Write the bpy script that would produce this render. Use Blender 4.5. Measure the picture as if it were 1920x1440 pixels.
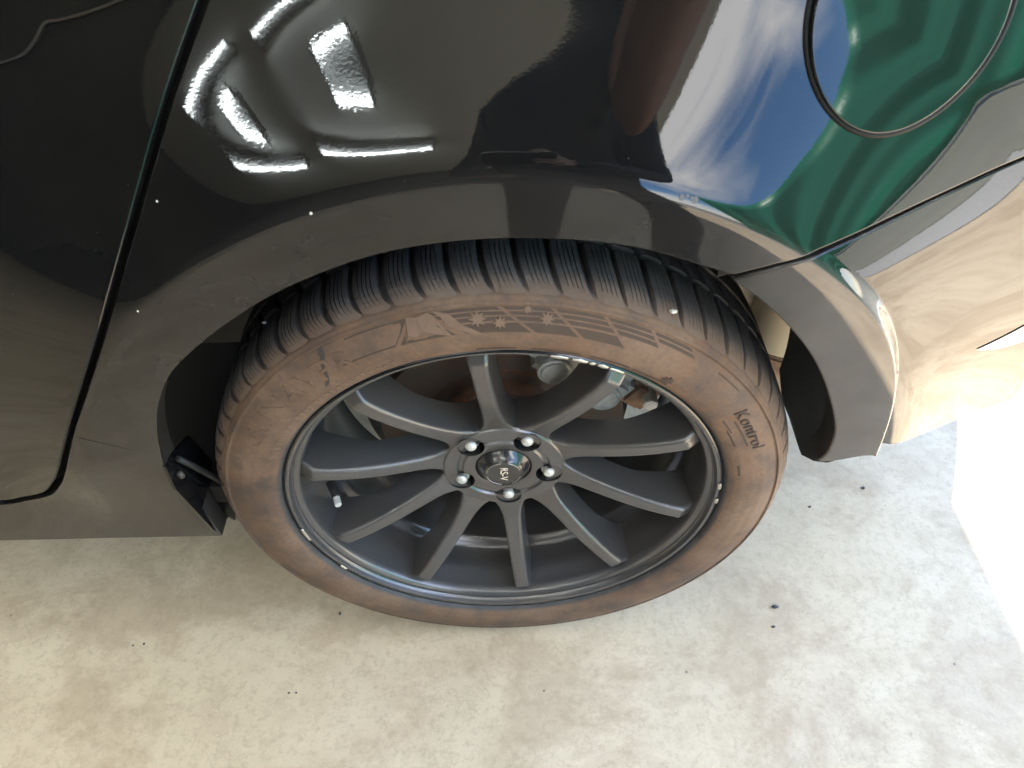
import bpy, bmesh, math, random
import numpy as np
from mathutils import Matrix, Vector
random.seed(7)
S = bpy.context.scene
for o in list(bpy.data.objects):
    bpy.data.objects.remove(o)
C = bpy.data.collections.new('scene'); S.collection.children.link(C)
PI = math.pi

# ------------------------------------------------------------------ camera
cam = bpy.data.cameras.new('camera'); co = bpy.data.objects.new('camera', cam); C.objects.link(co)
yaw, pit, rol = 0.019087, 0.819415, -0.00362
f = Vector((math.sin(yaw)*math.cos(pit), math.cos(yaw)*math.cos(pit), -math.sin(pit)))
r0 = Vector((math.cos(yaw), -math.sin(yaw), 0)); u0 = r0.cross(f)
rr = math.cos(rol)*r0 + math.sin(rol)*u0; uu = -math.sin(rol)*r0 + math.cos(rol)*u0
co.matrix_world = Matrix(((rr.x, uu.x, -f.x, -0.00019), (rr.y, uu.y, -f.y, -0.50211), (rr.z, uu.z, -f.z, 1.0535), (0, 0, 0, 1)))
cam.sensor_width = 36; cam.lens = 36*1442/1920; cam.clip_start = 0.01; cam.clip_end = 600
cam.dof.use_dof = True; cam.dof.focus_distance = 0.86; cam.dof.aperture_fstop = 9.0
S.camera = co
S.render.resolution_x, S.render.resolution_y = 1024, 768

# ------------------------------------------------------------------ sky, sun, exposure
SUN = Vector((0.245, 0.40, 0.866)).normalized()
W = bpy.data.worlds.new('World'); S.world = W; W.use_nodes = True
nt = W.node_tree; N = nt.nodes; L = nt.links
bgn = N['Background']
sky = N.new('ShaderNodeTexSky'); sky.sky_type = 'NISHITA'; sky.sun_disc = False
sky.sun_elevation = math.asin(SUN.z); sky.sun_rotation = math.atan2(SUN.x, SUN.y)
sky.altitude = 0; sky.air_density = 1.0; sky.dust_density = 0.0; sky.ozone_density = 2.0
tc = N.new('ShaderNodeTexCoord')
mp = N.new('ShaderNodeMapping'); mp.inputs['Scale'].default_value = (1.5, 1.1, 3.2); mp.inputs['Location'].default_value = (0.9, 0.7, 0.4)
nz = N.new('ShaderNodeTexNoise'); nz.inputs['Scale'].default_value = 1.3; nz.inputs['Detail'].default_value = 6; nz.inputs['Distortion'].default_value = 0.8
cr = N.new('ShaderNodeValToRGB'); cr.color_ramp.elements[0].position = 0.47; cr.color_ramp.elements[1].position = 0.60
mx = N.new('ShaderNodeMixRGB'); mx.inputs[2].default_value = (11.0, 10.9, 10.9, 1)
L.new(tc.outputs['Generated'], mp.inputs[0]); L.new(mp.outputs[0], nz.inputs['Vector']); L.new(nz.outputs[0], cr.inputs[0])
hs = N.new('ShaderNodeHueSaturation'); hs.inputs['Saturation'].default_value = 1.2; hs.inputs['Value'].default_value = 1.45
L.new(sky.outputs[0], hs.inputs['Color'])
L.new(cr.outputs[0], mx.inputs[0]); L.new(hs.outputs[0], mx.inputs[1]); L.new(mx.outputs[0], bgn.inputs[0])
bgn.inputs[1].default_value = 0.12
sl = bpy.data.lights.new('sun', 'SUN'); sl.energy = 5.0; sl.angle = math.radians(0.53); sl.color = (1.0, 0.95, 0.86)
so = bpy.data.objects.new('sun', sl); C.objects.link(so)
so.rotation_euler = (-SUN).to_track_quat('-Z', 'Y').to_euler(); so.location = (6, 4, 12)
vs = S.view_settings; vs.view_transform = 'Standard'; vs.look = 'None'; vs.gamma = 1; vs.use_curve_mapping = False
vs.exposure = 2.98

# ------------------------------------------------------------------ helpers
def link(o, parent=None):
    C.objects.link(o)
    if parent is not None: o.parent = parent
    return o
def tag(o, label=None, cat=None, group=None, kind=None):
    if label: o['label'] = label
    if cat: o['category'] = cat
    if group: o['group'] = group
    if kind: o['kind'] = kind
    return o
def empty(name, loc=(0, 0, 0), parent=None):
    o = bpy.data.objects.new(name, None); o.location = loc; o.empty_display_size = 0.05
    return link(o, parent)
def mesh(name, v, fc, mat, parent=None, smooth=True, nrm=None, loc=(0, 0, 0)):
    if nrm is not None:
        va_ = np.array(v, float); na_ = np.array([tuple(q) for q in nrm], float); f2 = []
        for q in fc:
            a, b, c_ = va_[q[0]], va_[q[1]], va_[q[2]]; nn_ = np.cross(b-a, c_-a)
            if len(q) > 3: nn_ = nn_+np.cross(c_-a, va_[q[3]]-a)
            f2.append(tuple(q) if nn_@(na_[q[0]]+na_[q[1]]+na_[q[2]]) >= 0 else tuple(q)[::-1])
        fc = f2
    me = bpy.data.meshes.new(name); me.from_pydata([tuple(map(float, p)) for p in v], [], [tuple(map(int, q)) for q in fc])
    me.update()
    if mat: me.materials.append(mat)
    me.polygons.foreach_set('use_smooth', [smooth]*len(me.polygons))
    if nrm is not None:
        base = [tuple(vt.normal) for vt in me.vertices]
        me.normals_split_custom_set_from_vertices([tuple(n) if n is not None else base[i] for i, n in enumerate(nrm)])
    o = bpy.data.objects.new(name, me); o.location = loc
    return link(o, parent)
def copy_of(o, parent):
    c = o.copy(); return link(c, parent)
def bm_obj(name, bm, mat, parent=None, smooth=False, loc=(0, 0, 0), sharp=None):
    me = bpy.data.meshes.new(name); bmesh.ops.recalc_face_normals(bm, faces=bm.faces[:]); bm.to_mesh(me); bm.free()
    if mat: me.materials.append(mat)
    me.polygons.foreach_set('use_smooth', [smooth]*len(me.polygons))
    if smooth and sharp: me.set_sharp_from_angle(angle=math.radians(sharp))
    o = bpy.data.objects.new(name, me); o.location = loc
    return link(o, parent)
def box(name, c, s, mat, parent=None, bev=0.0, rot=None, seg=2):
    bm = bmesh.new(); bmesh.ops.create_cube(bm, size=1)
    bmesh.ops.scale(bm, vec=s, verts=bm.verts)
    if bev: bmesh.ops.bevel(bm, geom=bm.edges[:], offset=bev, segments=seg, affect='EDGES')
    if rot is not None: bmesh.ops.rotate(bm, cent=(0, 0, 0), matrix=rot, verts=bm.verts)
    bmesh.ops.translate(bm, vec=c, verts=bm.verts)
    return bm_obj(name, bm, mat, parent, smooth=bool(bev), sharp=40)
def lathe(name, prof, mat, parent=None, n=180, a0=0, a1=2*PI, loc=(0, 0, 0), sharp=None, closed=False):
    """prof: (radius, y) pairs, turned about the wheel axis (Y)"""
    full = abs(a1-a0-2*PI) < 1e-6; m = n if full else n+1
    v = []; fc = []; k = len(prof)
    for i in range(m):
        a = a0+(a1-a0)*i/n
        for (r, y) in prof: v.append((r*math.cos(a), y, r*math.sin(a)))
    kk = k if closed else k-1
    for i in range(n):
        j = (i+1) % m
        for q in range(kk):
            q2 = (q+1) % k
            fc.append((i*k+q, i*k+q2, j*k+q2, j*k+q))
    bm = bmesh.new(); vv = [bm.verts.new(p) for p in v]
    for q in fc:
        try: bm.faces.new([vv[w] for w in q])
        except ValueError: pass
    bmesh.ops.remove_doubles(bm, verts=bm.verts[:], dist=1e-6)
    return bm_obj(name, bm, mat, parent, smooth=True, loc=loc, sharp=sharp)
def cyl(name, p0, p1, ra, rb, mat, parent=None, n=24, bev=0.0, loc=(0, 0, 0)):
    p0 = Vector(p0); p1 = Vector(p1); d = p1-p0
    bm = bmesh.new(); bmesh.ops.create_cone(bm, cap_ends=True, segments=n, radius1=ra, radius2=rb, depth=d.length)
    if bev:
        es = [e for e in bm.edges if e.calc_face_angle(0) > 1.0]
        bmesh.ops.bevel(bm, geom=es, offset=bev, segments=3, affect='EDGES')
    bmesh.ops.transform(bm, matrix=Matrix.Translation((p0+p1)/2) @ d.to_track_quat('Z', 'Y').to_matrix().to_4x4(), verts=bm.verts)
    return bm_obj(name, bm, mat, parent, smooth=True, sharp=35, loc=loc)
def tube(name, pts, rad, mat, parent=None, n=10, closed=False, loc=(0, 0, 0)):
    pts = [Vector(p) for p in pts]; m = len(pts); v = []; fc = []; up = None
    for i, p in enumerate(pts):
        a = pts[(i-1) % m] if closed or i > 0 else p; b = pts[(i+1) % m] if closed or i < m-1 else p
        t = (b-a).normalized()
        if up is None: up = t.orthogonal().normalized()
        up = (up-t*up.dot(t)).normalized(); w = t.cross(up)
        for q in range(n):
            an = 2*PI*q/n; v.append(p+rad*(math.cos(an)*up+math.sin(an)*w))
    for i in range(m if closed else m-1):
        j = (i+1) % m
        for q in range(n): fc.append((i*n+q, i*n+(q+1) % n, j*n+(q+1) % n, j*n+q))
    if not closed: fc += [tuple(range(n))[::-1], tuple((m-1)*n+q for q in range(n))]
    return mesh(name, v, fc, mat, parent, loc=loc)

# ------------------------------------------------------------------ materials
def M(name, col=(0.5, 0.5, 0.5), rough=0.5, metal=0.0, spec=0.5, coat=0.0):
    m = bpy.data.materials.new(name); m.use_nodes = True
    b = m.node_tree.nodes['Principled BSDF']
    b.inputs['Base Color'].default_value = (*col, 1); b.inputs['Roughness'].default_value = rough
    b.inputs['Metallic'].default_value = metal; b.inputs['Specular IOR Level'].default_value = spec
    b.inputs['Coat Weight'].default_value = coat
    return m
class G:
    """small node builder"""
    def __init__(s, m): s.t = m.node_tree; s.b = s.t.nodes['Principled BSDF']
    def n(s, typ, **k):
        q = s.t.nodes.new(typ)
        for a, b in k.items():
            if a in q.inputs: s.put(q.inputs[a], b)
            else: setattr(q, a, b)
        return q
    def put(s, inp, val):
        if isinstance(val, bpy.types.NodeSocket): s.t.links.new(val, inp)
        else: inp.default_value = val
    def coord(s, kind='Object'): return s.n('ShaderNodeTexCoord').outputs[kind]
    def noise(s, vec, scale, detail=4, rough=0.5, dist=0.0):
        return s.n('ShaderNodeTexNoise', Vector=vec, Scale=scale, Detail=detail, Roughness=rough, Distortion=dist).outputs['Fac']
    def ramp(s, fac, stops):
        q = s.n('ShaderNodeValToRGB', Fac=fac); e = q.color_ramp.elements
        while len(e) < len(stops): e.new(0.5)
        for i, (p, c) in enumerate(stops):
            e[i].position = p; e[i].color = (c, c, c, 1) if not isinstance(c, tuple) else (*c, 1)
        return q.outputs[0]
    def mix(s, fac, a, b, mode='MIX'):
        q = s.n('ShaderNodeMixRGB', blend_type=mode)
        for i, v in ((0, fac), (1, a), (2, b)):
            s.put(q.inputs[i], (*v, 1) if isinstance(v, tuple) and len(v) == 3 else v)
        return q.outputs[0]
    def math(s, op, a, b=0.0, c=0.0):
        q = s.n('ShaderNodeMath', operation=op)
        for i, v in enumerate((a, b, c)): s.put(q.inputs[i], v)
        return q.outputs[0]
    def bump(s, h, strength, dist=0.001):
        s.t.links.new(s.n('ShaderNodeBump', Height=h, Strength=strength, Distance=dist).outputs[0], s.b.inputs['Normal'])
    def scale(s, vec, sc): return s.n('ShaderNodeMapping', Vector=vec, Scale=sc).outputs[0]
    def set(s, k, v): s.put(s.b.inputs[k], v)

# black body paint with a thin film of dust
paint = M('black_paint', (0.004, 0.004, 0.005), 0.035); g = G(paint)
p = g.coord(); dustn = g.noise(p, 5.0, 5, 0.6); fine = g.noise(p, 420, 2)
film = g.ramp(dustn, [(0.35, 0.25), (0.75, 1.0)])
vor = g.n('ShaderNodeTexVoronoi', Vector=p, Scale=85.0)
speck = g.math('MULTIPLY', g.ramp(vor.outputs['Distance'], [(0.025, 1.0), (0.04, 0.0)]), g.ramp(g.noise(p, 37, 1), [(0.62, 0.0), (0.64, 1.0)]))
c = g.mix(film, (0.004, 0.004, 0.005), (0.0085, 0.0078, 0.0068)); c = g.mix(g.math('MULTIPLY', speck, 0.6), c, (0.35, 0.33, 0.3))
sxp = g.n('ShaderNodeSeparateXYZ', Vector=p)
low = g.ramp(g.math('ADD', sxp.outputs[2], g.math('MULTIPLY', g.math('SUBTRACT', dustn, 0.5), 0.12)), [(0.28, 1.0), (0.52, 0.35), (0.68, 0.0)])
rw = g.math('SQRT', g.math('ADD', g.math('POWER', sxp.outputs[0], 2.0), g.math('POWER', g.math('SUBTRACT', sxp.outputs[2], 0.318), 2.0)))
band = g.ramp(g.math('MULTIPLY', g.math('SUBTRACT', rw, 0.40), 10.0), [(0.30, 1.0), (0.42, 0.0)])
rear = g.ramp(sxp.outputs[0], [(0.0, 0.13), (0.17, 0.13), (0.27, 0.95)])
bandm = g.math('MULTIPLY', g.math('MULTIPLY', band, rear), g.ramp(g.noise(p, 22, 5), [(0.2, 0.6), (0.8, 1.0)]))
c = g.mix(g.math('MULTIPLY', low, 0.5), c, (0.062, 0.051, 0.042))
c = g.mix(bandm, c, (0.105, 0.092, 0.083))
g.set('Base Color', c); g.set('Roughness', g.ramp(dustn, [(0.3, 0.012), (0.8, 0.035)]))
g.bump(fine, 0.016, 0.0004)
paint_in = M('panel_edge_black', (0.006, 0.006, 0.006), 0.3)
rubber_seal = M('black_rubber_seal', (0.003, 0.003, 0.003), 0.55, spec=0.2)
gap_black = M('dark_gap', (0.003, 0.003, 0.003), 0.8)
liner_m = M('wheel_well_plastic', (0.016, 0.013, 0.012), 0.65); g = G(liner_m)
p = g.coord(); g.set('Base Color', g.mix(g.ramp(g.noise(p, 14, 5), [(0.4, 0.0), (0.75, 1.0)]), (0.012, 0.0105, 0.010), (0.035, 0.028, 0.024)))
g.bump(g.noise(p, 300, 3), 0.2, 0.0005)
gloss_black = M('glossy_black_plastic', (0.005, 0.005, 0.006), 0.12)

# tyre rubber and dried mud; origin of every user object is the wheel centre
def tyre_mat(name, block):
    m = M(name, (0.02, 0.02, 0.02), 0.75); g = G(m); p = g.coord()
    sx = g.n('ShaderNodeSeparateXYZ', Vector=p)
    r = g.math('SQRT', g.math('ADD', g.math('POWER', sx.outputs[0], 2.0), g.math('POWER', sx.outputs[2], 2.0)))
    wp = g.n('ShaderNodeNewGeometry').outputs['Position']
    nb = g.noise(wp, 9, 5, 0.6); nm = g.noise(wp, 32, 5, 0.65); nf = g.noise(wp, 220, 4, 0.7)
    mudc = g.mix(g.ramp(nb, [(0.35, 0.0), (0.65, 1.0)]), (0.15, 0.076, 0.040), (0.215, 0.138, 0.093))
    mudc = g.mix(g.ramp(nf, [(0.3, 0.35), (0.7, 0.0)]), mudc, (0.065, 0.04, 0.028))
    rub = g.mix(g.ramp(nm, [(0.4, 0.0), (0.7, 1.0)]), (0.034, 0.033, 0.036), (0.066, 0.062, 0.063))
    if block:
        e = g.math('ADD', sx.outputs[1], g.math('MULTIPLY', g.math('SUBTRACT', nm, 0.5), 0.022))
        fac = g.ramp(g.math('MULTIPLY', e, 20.0), [(0.12, 0.85), (0.42, 0.08), (0.7, 0.0)])
        rub = g.mix(g.ramp(nm, [(0.4, 0.0), (0.7, 1.0)]), (0.055, 0.054, 0.057), (0.095, 0.09, 0.09))
        mudc = g.mix(0.35, mudc, (0.115, 0.092, 0.078))
    else:
        # worn, greyer patches where the mud has rubbed off
        fac = g.ramp(g.math('ADD', g.math('MULTIPLY', nm, 0.5), g.math('MULTIPLY', nb, 0.5)), [(0.37, 0.30), (0.54, 0.97)])
        edge = g.ramp(g.math('MULTIPLY', g.math('SUBTRACT', r, 0.245), 100.0), [(0.0, 0.0), (0.42, 0.0), (0.72, 1.0)])
        inn = g.ramp(g.math('MULTIPLY', sx.outputs[1], 20.0), [(0.02, 1.0), (0.16, 0.12), (0.3, 0.0)])
        fac = g.math('MULTIPLY', g.math('MULTIPLY', fac, edge), inn)
    g.set('Base Color', g.mix(fac, rub, mudc)); g.set('Roughness', g.mix(fac, (0.55,)*3, (0.9,)*3))
    g.bump(g.math('ADD', nf, g.math('MULTIPLY', nm, 0.6)), 0.35, 0.0012)
    return m
tyre_side = tyre_mat('muddy_tyre_rubber', False); tyre_block = tyre_mat('dusty_tread_rubber', True)
mud_dark = M('darker_mud', (0.125, 0.085, 0.062), 0.9); g = G(mud_dark); p = g.n('ShaderNodeNewGeometry').outputs['Position']
g.set('Base Color', g.mix(g.noise(p, 40, 5), (0.052, 0.034, 0.025), (0.085, 0.057, 0.041))); g.bump(g.noise(p, 260, 3), 0.3, 0.001)
rub_dark = M('bare_rubber', (0.052, 0.042, 0.037), 0.8)
mud_lite = M('paler_mud', (0.30, 0.21, 0.15), 0.9); g = G(mud_lite); p = g.n('ShaderNodeNewGeometry').outputs['Position']
g.set('Base Color', g.mix(g.noise(p, 45, 5), (0.135, 0.084, 0.056), (0.20, 0.132, 0.093))); g.bump(g.noise(p, 260, 3), 0.3, 0.001)

gun = M('gunmetal_alloy', (0.055, 0.056, 0.062), 0.36, 0.55); g = G(gun); p = g.n('ShaderNodeNewGeometry').outputs['Position']
d1 = g.ramp(g.noise(p, 14, 2, 0.5), [(0.35, 0.0), (0.8, 1.0)])
sp_ = g.ramp(g.noise(p, 700, 1), [(0.2, 0.2), (0.9, 0.8)])
c = g.mix(sp_, (0.080, 0.078, 0.082), (0.145, 0.142, 0.147)); c = g.mix(g.math('MULTIPLY', d1, 0.6), c, (0.125, 0.098, 0.078))
g.set('Base Color', c); g.set('Roughness', 0.30); g.set('Coat Weight', 0.4); g.set('Coat Roughness', 0.15)
gun_dark = M('dark_alloy_lip', (0.02, 0.02, 0.022), 0.2, 0.3, coat=0.5)
bare = M('scraped_bare_alloy', (0.62, 0.58, 0.52), 0.35, 0.9)
chrome = M('pale_worn_steel', (0.62, 0.61, 0.58), 0.3, 0.35)
cap_m = M('black_centre_cap', (0.022, 0.02, 0.021), 0.22, 0.0, coat=0.5)
cap_ring = M('worn_cap_ring', (0.35, 0.33, 0.31), 0.35, 0.7)
print_m = M('cap_lettering', (0.75, 0.62, 0.5), 0.5)
def rusty(name, a, b, metal=0.3, rough=0.6):
    m = M(name, a, rough, metal); g = G(m); p = g.coord()
    g.set('Base Color', g.mix(g.ramp(g.noise(p, 38, 6, 0.65), [(0.38, 0.0), (0.62, 1.0)]), a, b)); g.bump(g.noise(p, 160, 4), 0.4, 0.001)
    return m
rotor_m = rusty('worn_rotor_steel', (0.085, 0.07, 0.062), (0.12, 0.07, 0.048))
hat_m = rusty('rusty_hub_steel', (0.07, 0.045, 0.036), (0.16, 0.075, 0.042), 0.1, 0.8)
cal_m = rusty('cast_alloy_caliper', (0.42, 0.43, 0.42), (0.30, 0.29, 0.27), 0.4, 0.5)
cal_rust = rusty('rusty_bracket', (0.22, 0.13, 0.085), (0.36, 0.25, 0.17), 0.1, 0.85)
plate_m = rusty('grey_backing_plate', (0.10, 0.085, 0.075), (0.055, 0.048, 0.044), 0.3, 0.6)
steel_dark = M('dark_underbody', (0.012, 0.011, 0.011), 0.6)
tan_m = M('tan_underseal', (0.62, 0.52, 0.38), 0.4)

conc = M('concrete_floor', (0.5, 0.46, 0.38), 0.7); g = G(conc); p = g.coord()
big = g.noise(p, 1.7, 5, 0.6, 0.2); mid = g.noise(p, 12, 9, 0.72, 0.1); fin = g.noise(p, 90, 7, 0.75)
stn = g.noise(g.scale(p, (1.0, 1.3, 1.0)), 4.2, 8, 0.68, 0.35)
c = g.mix(g.ramp(big, [(0.3, 0.0), (0.7, 1.0)]), (0.535, 0.43, 0.29), (0.61, 0.50, 0.36))
c = g.mix(g.ramp(mid, [(0.46, 0.0), (0.70, 0.5)]), c, (0.40, 0.305, 0.20))
c = g.mix(g.ramp(stn, [(0.48, 0.0), (0.58, 0.55), (0.70, 0.3)]), c, (0.36, 0.26, 0.165))
c = g.mix(g.ramp(fin, [(0.34, 0.6), (0.52, 0.0)]), c, (0.38, 0.285, 0.185))
c = g.mix(g.ramp(g.noise(p, 210, 4, 0.8), [(0.56, 0.0), (0.74, 0.4)]), c, (0.66, 0.55, 0.40))
c = g.mix(g.ramp(g.noise(g.scale(p, (6, 0.5, 1)), 9, 4, 0.6, 0.8), [(0.62, 0.0), (0.75, 0.08)]), c, (0.58, 0.54, 0.46))
vo = g.n('ShaderNodeTexVoronoi', Vector=p, Scale=26.0)
spk = g.math('MULTIPLY', g.ramp(vo.outputs['Distance'], [(0.035, 1.0), (0.07, 0.0)]), g.ramp(g.noise(p, 11, 1), [(0.6, 0.0), (0.63, 0.8)]))
c = g.mix(spk, c, (0.12, 0.10, 0.09))
g.set('Base Color', c); g.set('Roughness', g.ramp(mid, [(0.3, 0.5), (0.7, 0.75)]))
g.bump(g.math('ADD', fin, g.math('MULTIPLY', mid, 0.5)), 0.15, 0.002)

gravel_m = M('pale_gravel', (0.36, 0.36, 0.35), 0.9); g = G(gravel_m); p = g.coord()
g.set('Base Color', g.mix(g.noise(p, 60, 4), (0.26, 0.26, 0.255), (0.46, 0.46, 0.44)))
asphalt_m = M('worn_asphalt', (0.10, 0.10, 0.085), 0.9); g = G(asphalt_m); p = g.coord()
g.set('Base Color', g.mix(g.noise(p, 2.5, 6), (0.16, 0.16, 0.13), (0.24, 0.235, 0.19)))
ceil_m = M('grey_roof_sheet', (0.52, 0.54, 0.52), 0.8)
wall_m = M('dark_shed_wall', (0.025, 0.027, 0.028), 0.85)
tray_m = M('grey_lamp_tray', (0.25, 0.26, 0.26), 0.6)
lamp_body = M('lamp_tray_white', (0.7, 0.7, 0.68), 0.5)
tube_m = M('lit_tube', (1, 1, 1), 0.5); tube_m.node_tree.nodes['Principled BSDF'].inputs['Emission Color'].default_value = (0.93, 1.0, 1.0, 1)
tube_m.node_tree.nodes['Principled BSDF'].inputs['Emission Strength'].default_value = 17.0
green_m = M('green_tarpaulin', (0.018, 0.23, 0.135), 0.4)
cloth_m = M('dark_clothing', (0.012, 0.013, 0.018), 0.9)
skin_m = M('skin', (0.30, 0.17, 0.12), 0.55)
hair_m = M('dark_hair', (0.01, 0.009, 0.008), 0.6)
pebble_m = M('dark_grit', (0.05, 0.05, 0.055), 0.7)
highlight_white = M('painted_highlight_white', (0.8, 0.8, 0.78), 0.2)  # white of the painted reflection on the bumper crease
chip_m = M('bare_primer', (0.09, 0.09, 0.095), 0.6)
pebble_w = M('pale_grit', (0.75, 0.72, 0.66), 0.6)

# ------------------------------------------------------------------ setting
ZF = -.0062   # the tyre's lowest point
v = [(-150, -150, ZF), (150, -150, ZF), (150, 150, ZF), (-150, 150, ZF)]
tag(mesh('floor', v, [(0, 1, 2, 3)], conc, smooth=False), kind='structure')
ZR = 3.0; XE = 0.75+SUN.x/SUN.z*ZR
tag(box('ceiling', ((XE-9)/2, -2.0, ZR+0.06), (XE+9, 15, 0.12), ceil_m), kind='structure')
tag(box('wall_front', ((XE-9)/2, -5.3, (ZR+ZF)/2), (XE+9, 0.1, ZR-ZF-0.01), wall_m), kind='structure')
tag(box('wall_side', (-6.0, 0.1, (ZR+ZF)/2), (0.1, 10.6, ZR-ZF-0.01), wall_m), kind='structure')
lamps = [(-1.20, -3.22, 14, 1.2), (-1.17, -2.835, 20, 0.34), (-2.62, -3.90, 27, 1.2), (-2.5, -3.62, 27, 0.30), (-1.2, -1.2, 14, 1.2), (0.7, -1.0, 14, 1.2), (-3.2, -1.6, 14, 1.2), (-2.4, 0.4, 14, 1.2), (0.0, -2.1, 14, 1.2), (-0.2, -1.6, 14, 1.2), (-2.4, -2.0, 14, 1.2), (-1.4, -0.2, 14, 1.2), (-3.9, -0.4, 14, 1.2)]  # entries without a lamp_what text are unseen, added to brighten the floor
lamp_what = {0: 'long single tube lamp on the ceiling, second from the dark front wall', 1: 'short single tube lamp beside a long one on the ceiling', 2: 'long single tube lamp on the ceiling nearest the dark front wall', 3: 'short single tube lamp nearest the dark front wall'}
for i, (lx, ly, la, ll) in enumerate(lamps):
    t = empty('tube_lamp', (lx, ly, ZR)); t.rotation_euler = (0, 0, math.radians(la))
    tag(t, lamp_what.get(i, 'added long single tube fill lamp on the grey ceiling above the car side'), 'lamp', 'tube lamps on the ceiling')
    box('tray', (0, 0, -0.03), (ll+0.08, 0.05, 0.05), tray_m, t, 0.008)
    for s in (0,):
        cyl('tube', (-ll/2, s*0.022, -0.085), (ll/2, s*0.022, -0.085), 0.0055, 0.0055, tube_m, t, 14)
        for e in (-1, 1): box('tube_holder', (e*(ll/2+.012), s*0.022, -0.075), (0.02, 0.03, 0.06), tray_m, t, 0.003)

# green tarpaulin fence outside the shed, hanging in folds between posts
fence = empty('tarpaulin_fence', (4.9, -5.0, ZF)); fence.rotation_euler = (0, 0, math.radians(42))
tag(fence, 'green tarpaulin hung in folds on posts, mirrored in the rear quarter', 'tarpaulin')
nx, nzq = 300, 12; v = []; fc = []
for i in range(nx+1):
    q = i/nx; x = -2.3+6.6*q
    fold = 0.16*math.sin(x*4.3+0.9*math.sin(x*1.7))+0.05*math.sin(x*9.3+1)
    for j in range(nzq+1):
        h = j/nzq; v.append((x+0.10*math.sin(x*3)*(1-h), fold*(1-0.6*h), 0.10+2.85*h-0.10*abs(math.sin(x*1.05))*h))
for i in range(nx):
    for j in range(nzq):
        a = i*(nzq+1)+j; fc.append((a, a+nzq+1, a+nzq+2, a+1))
sh = mesh('sheet', v, fc, green_m, fence)
sh.modifiers.new('thickness', 'SOLIDIFY').thickness = 0.004
for k in range(4): cyl('post', (-2.2+k*2.1, -0.25, 0.0), (-2.2+k*2.1, -0.25, 3.0), 0.03, 0.03, lamp_body, fence, 12)
# asphalt yard and gravel strip outside the shed
def sheet(name, x0, x1, dz, mat):
    return tag(mesh(name, [(x0, -60, ZF+dz), (x1, -60, ZF+dz), (x1, 60, ZF+dz), (x0, 60, ZF+dz)], [(0, 1, 2, 3)], mat, smooth=False), kind='structure')
sheet('gravel_strip', 2.5, 3.0, .004, gravel_m); sheet('road', 3.0, 30, .008, asphalt_m)

# ------------------------------------------------------------------ car body
TR = 0.318
car = empty('car', (0, 0, 0)); tag(car, 'black car, rear left corner with fuel lid, flared arch and dark ten-spoke wheel', 'car')
def sp(v, w):
    q = v/w
    return np.where(q > 30, v, w*np.log1p(np.exp(np.clip(q, -50, 30))))
def sst(x, a, b):
    t = np.clip((x-a)/(b-a), 0, 1); return t*t*(3-2*t)
def body(x, z):
    x = np.asarray(x, float); z = np.asarray(z, float)
    r = np.hypot(x, z-TR); th = np.degrees(np.arctan2(z-TR, x)); s = (z-TR)/np.maximum(r, 1e-6)
    b = -.015+.465*np.maximum(0, z-.48)**2+.5*np.maximum(0, x-.18)**2+2.55*np.maximum(0, x-.6)**2
    A = (.018+.020*np.maximum(0, s))*np.where(x < 0, sst(z, .29, .46), 1.0)
    t = np.clip(sp(r-.435, .004)/.15, 0, 1)
    y = b-A*(1-t)**2*(1+.5*t)+.15*sp(.435-r, .004)*np.where(x < 0, sst(z, .29, .46), 1.0)
    # stronger step behind the flare on the bumper corner
    thr = np.where(th < -60, 180, th)
    am = .021*(1-sst(thr, 30, 60)); re = .437-.032*(1-sst(thr, 8, 48))
    y = y+am*(sst(r, re-.002, re+.010)-1)+am
    # sill crease ahead of the wheel
    y = y+(1-sst(x, -.33, -.29))*.06*sp(.402-z, .007)
    return y
def bn(x, z):
    e = 4e-4
    gx = (body(x+e, z)-body(x-e, z))/(2*e); gz = (body(x, z+e)-body(x, z-e))/(2*e)
    n = np.stack([gx, -np.ones_like(gx), gz], -1); return n/np.linalg.norm(n, axis=-1, keepdims=True)
def resample(keys, n):
    """keys: list of point lists (segments share the key index); n samples for each segment"""
    out = []
    for seg, k in zip(keys, n):
        seg = np.array(seg, float); d = np.concatenate([[0], np.cumsum(np.linalg.norm(np.diff(seg, axis=0), axis=1))])
        t = np.linspace(0, d[-1], k+1)
        q = np.stack([np.interp(t, d, seg[:, 0]), np.interp(t, d, seg[:, 1])], -1)
        out.append(q if not out else q[1:])
    return np.concatenate(out)
def smooth_curve(pts, n=40):
    """Catmull-Rom through the points"""
    p = np.array(pts, float); p = np.vstack([2*p[0]-p[1], p, 2*p[-1]-p[-2]]); out = []
    for i in range(1, len(p)-2):
        for t in np.linspace(0, 1, n, endpoint=False):
            a, b, c_, d = p[i-1], p[i], p[i+1], p[i+2]
            out.append(.5*((2*b)+(-a+c_)*t+(2*a-5*b+4*c_-d)*t*t+(-a+3*b-3*c_+d)*t**3))
    out.append(p[-2]); return np.array(out)
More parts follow.
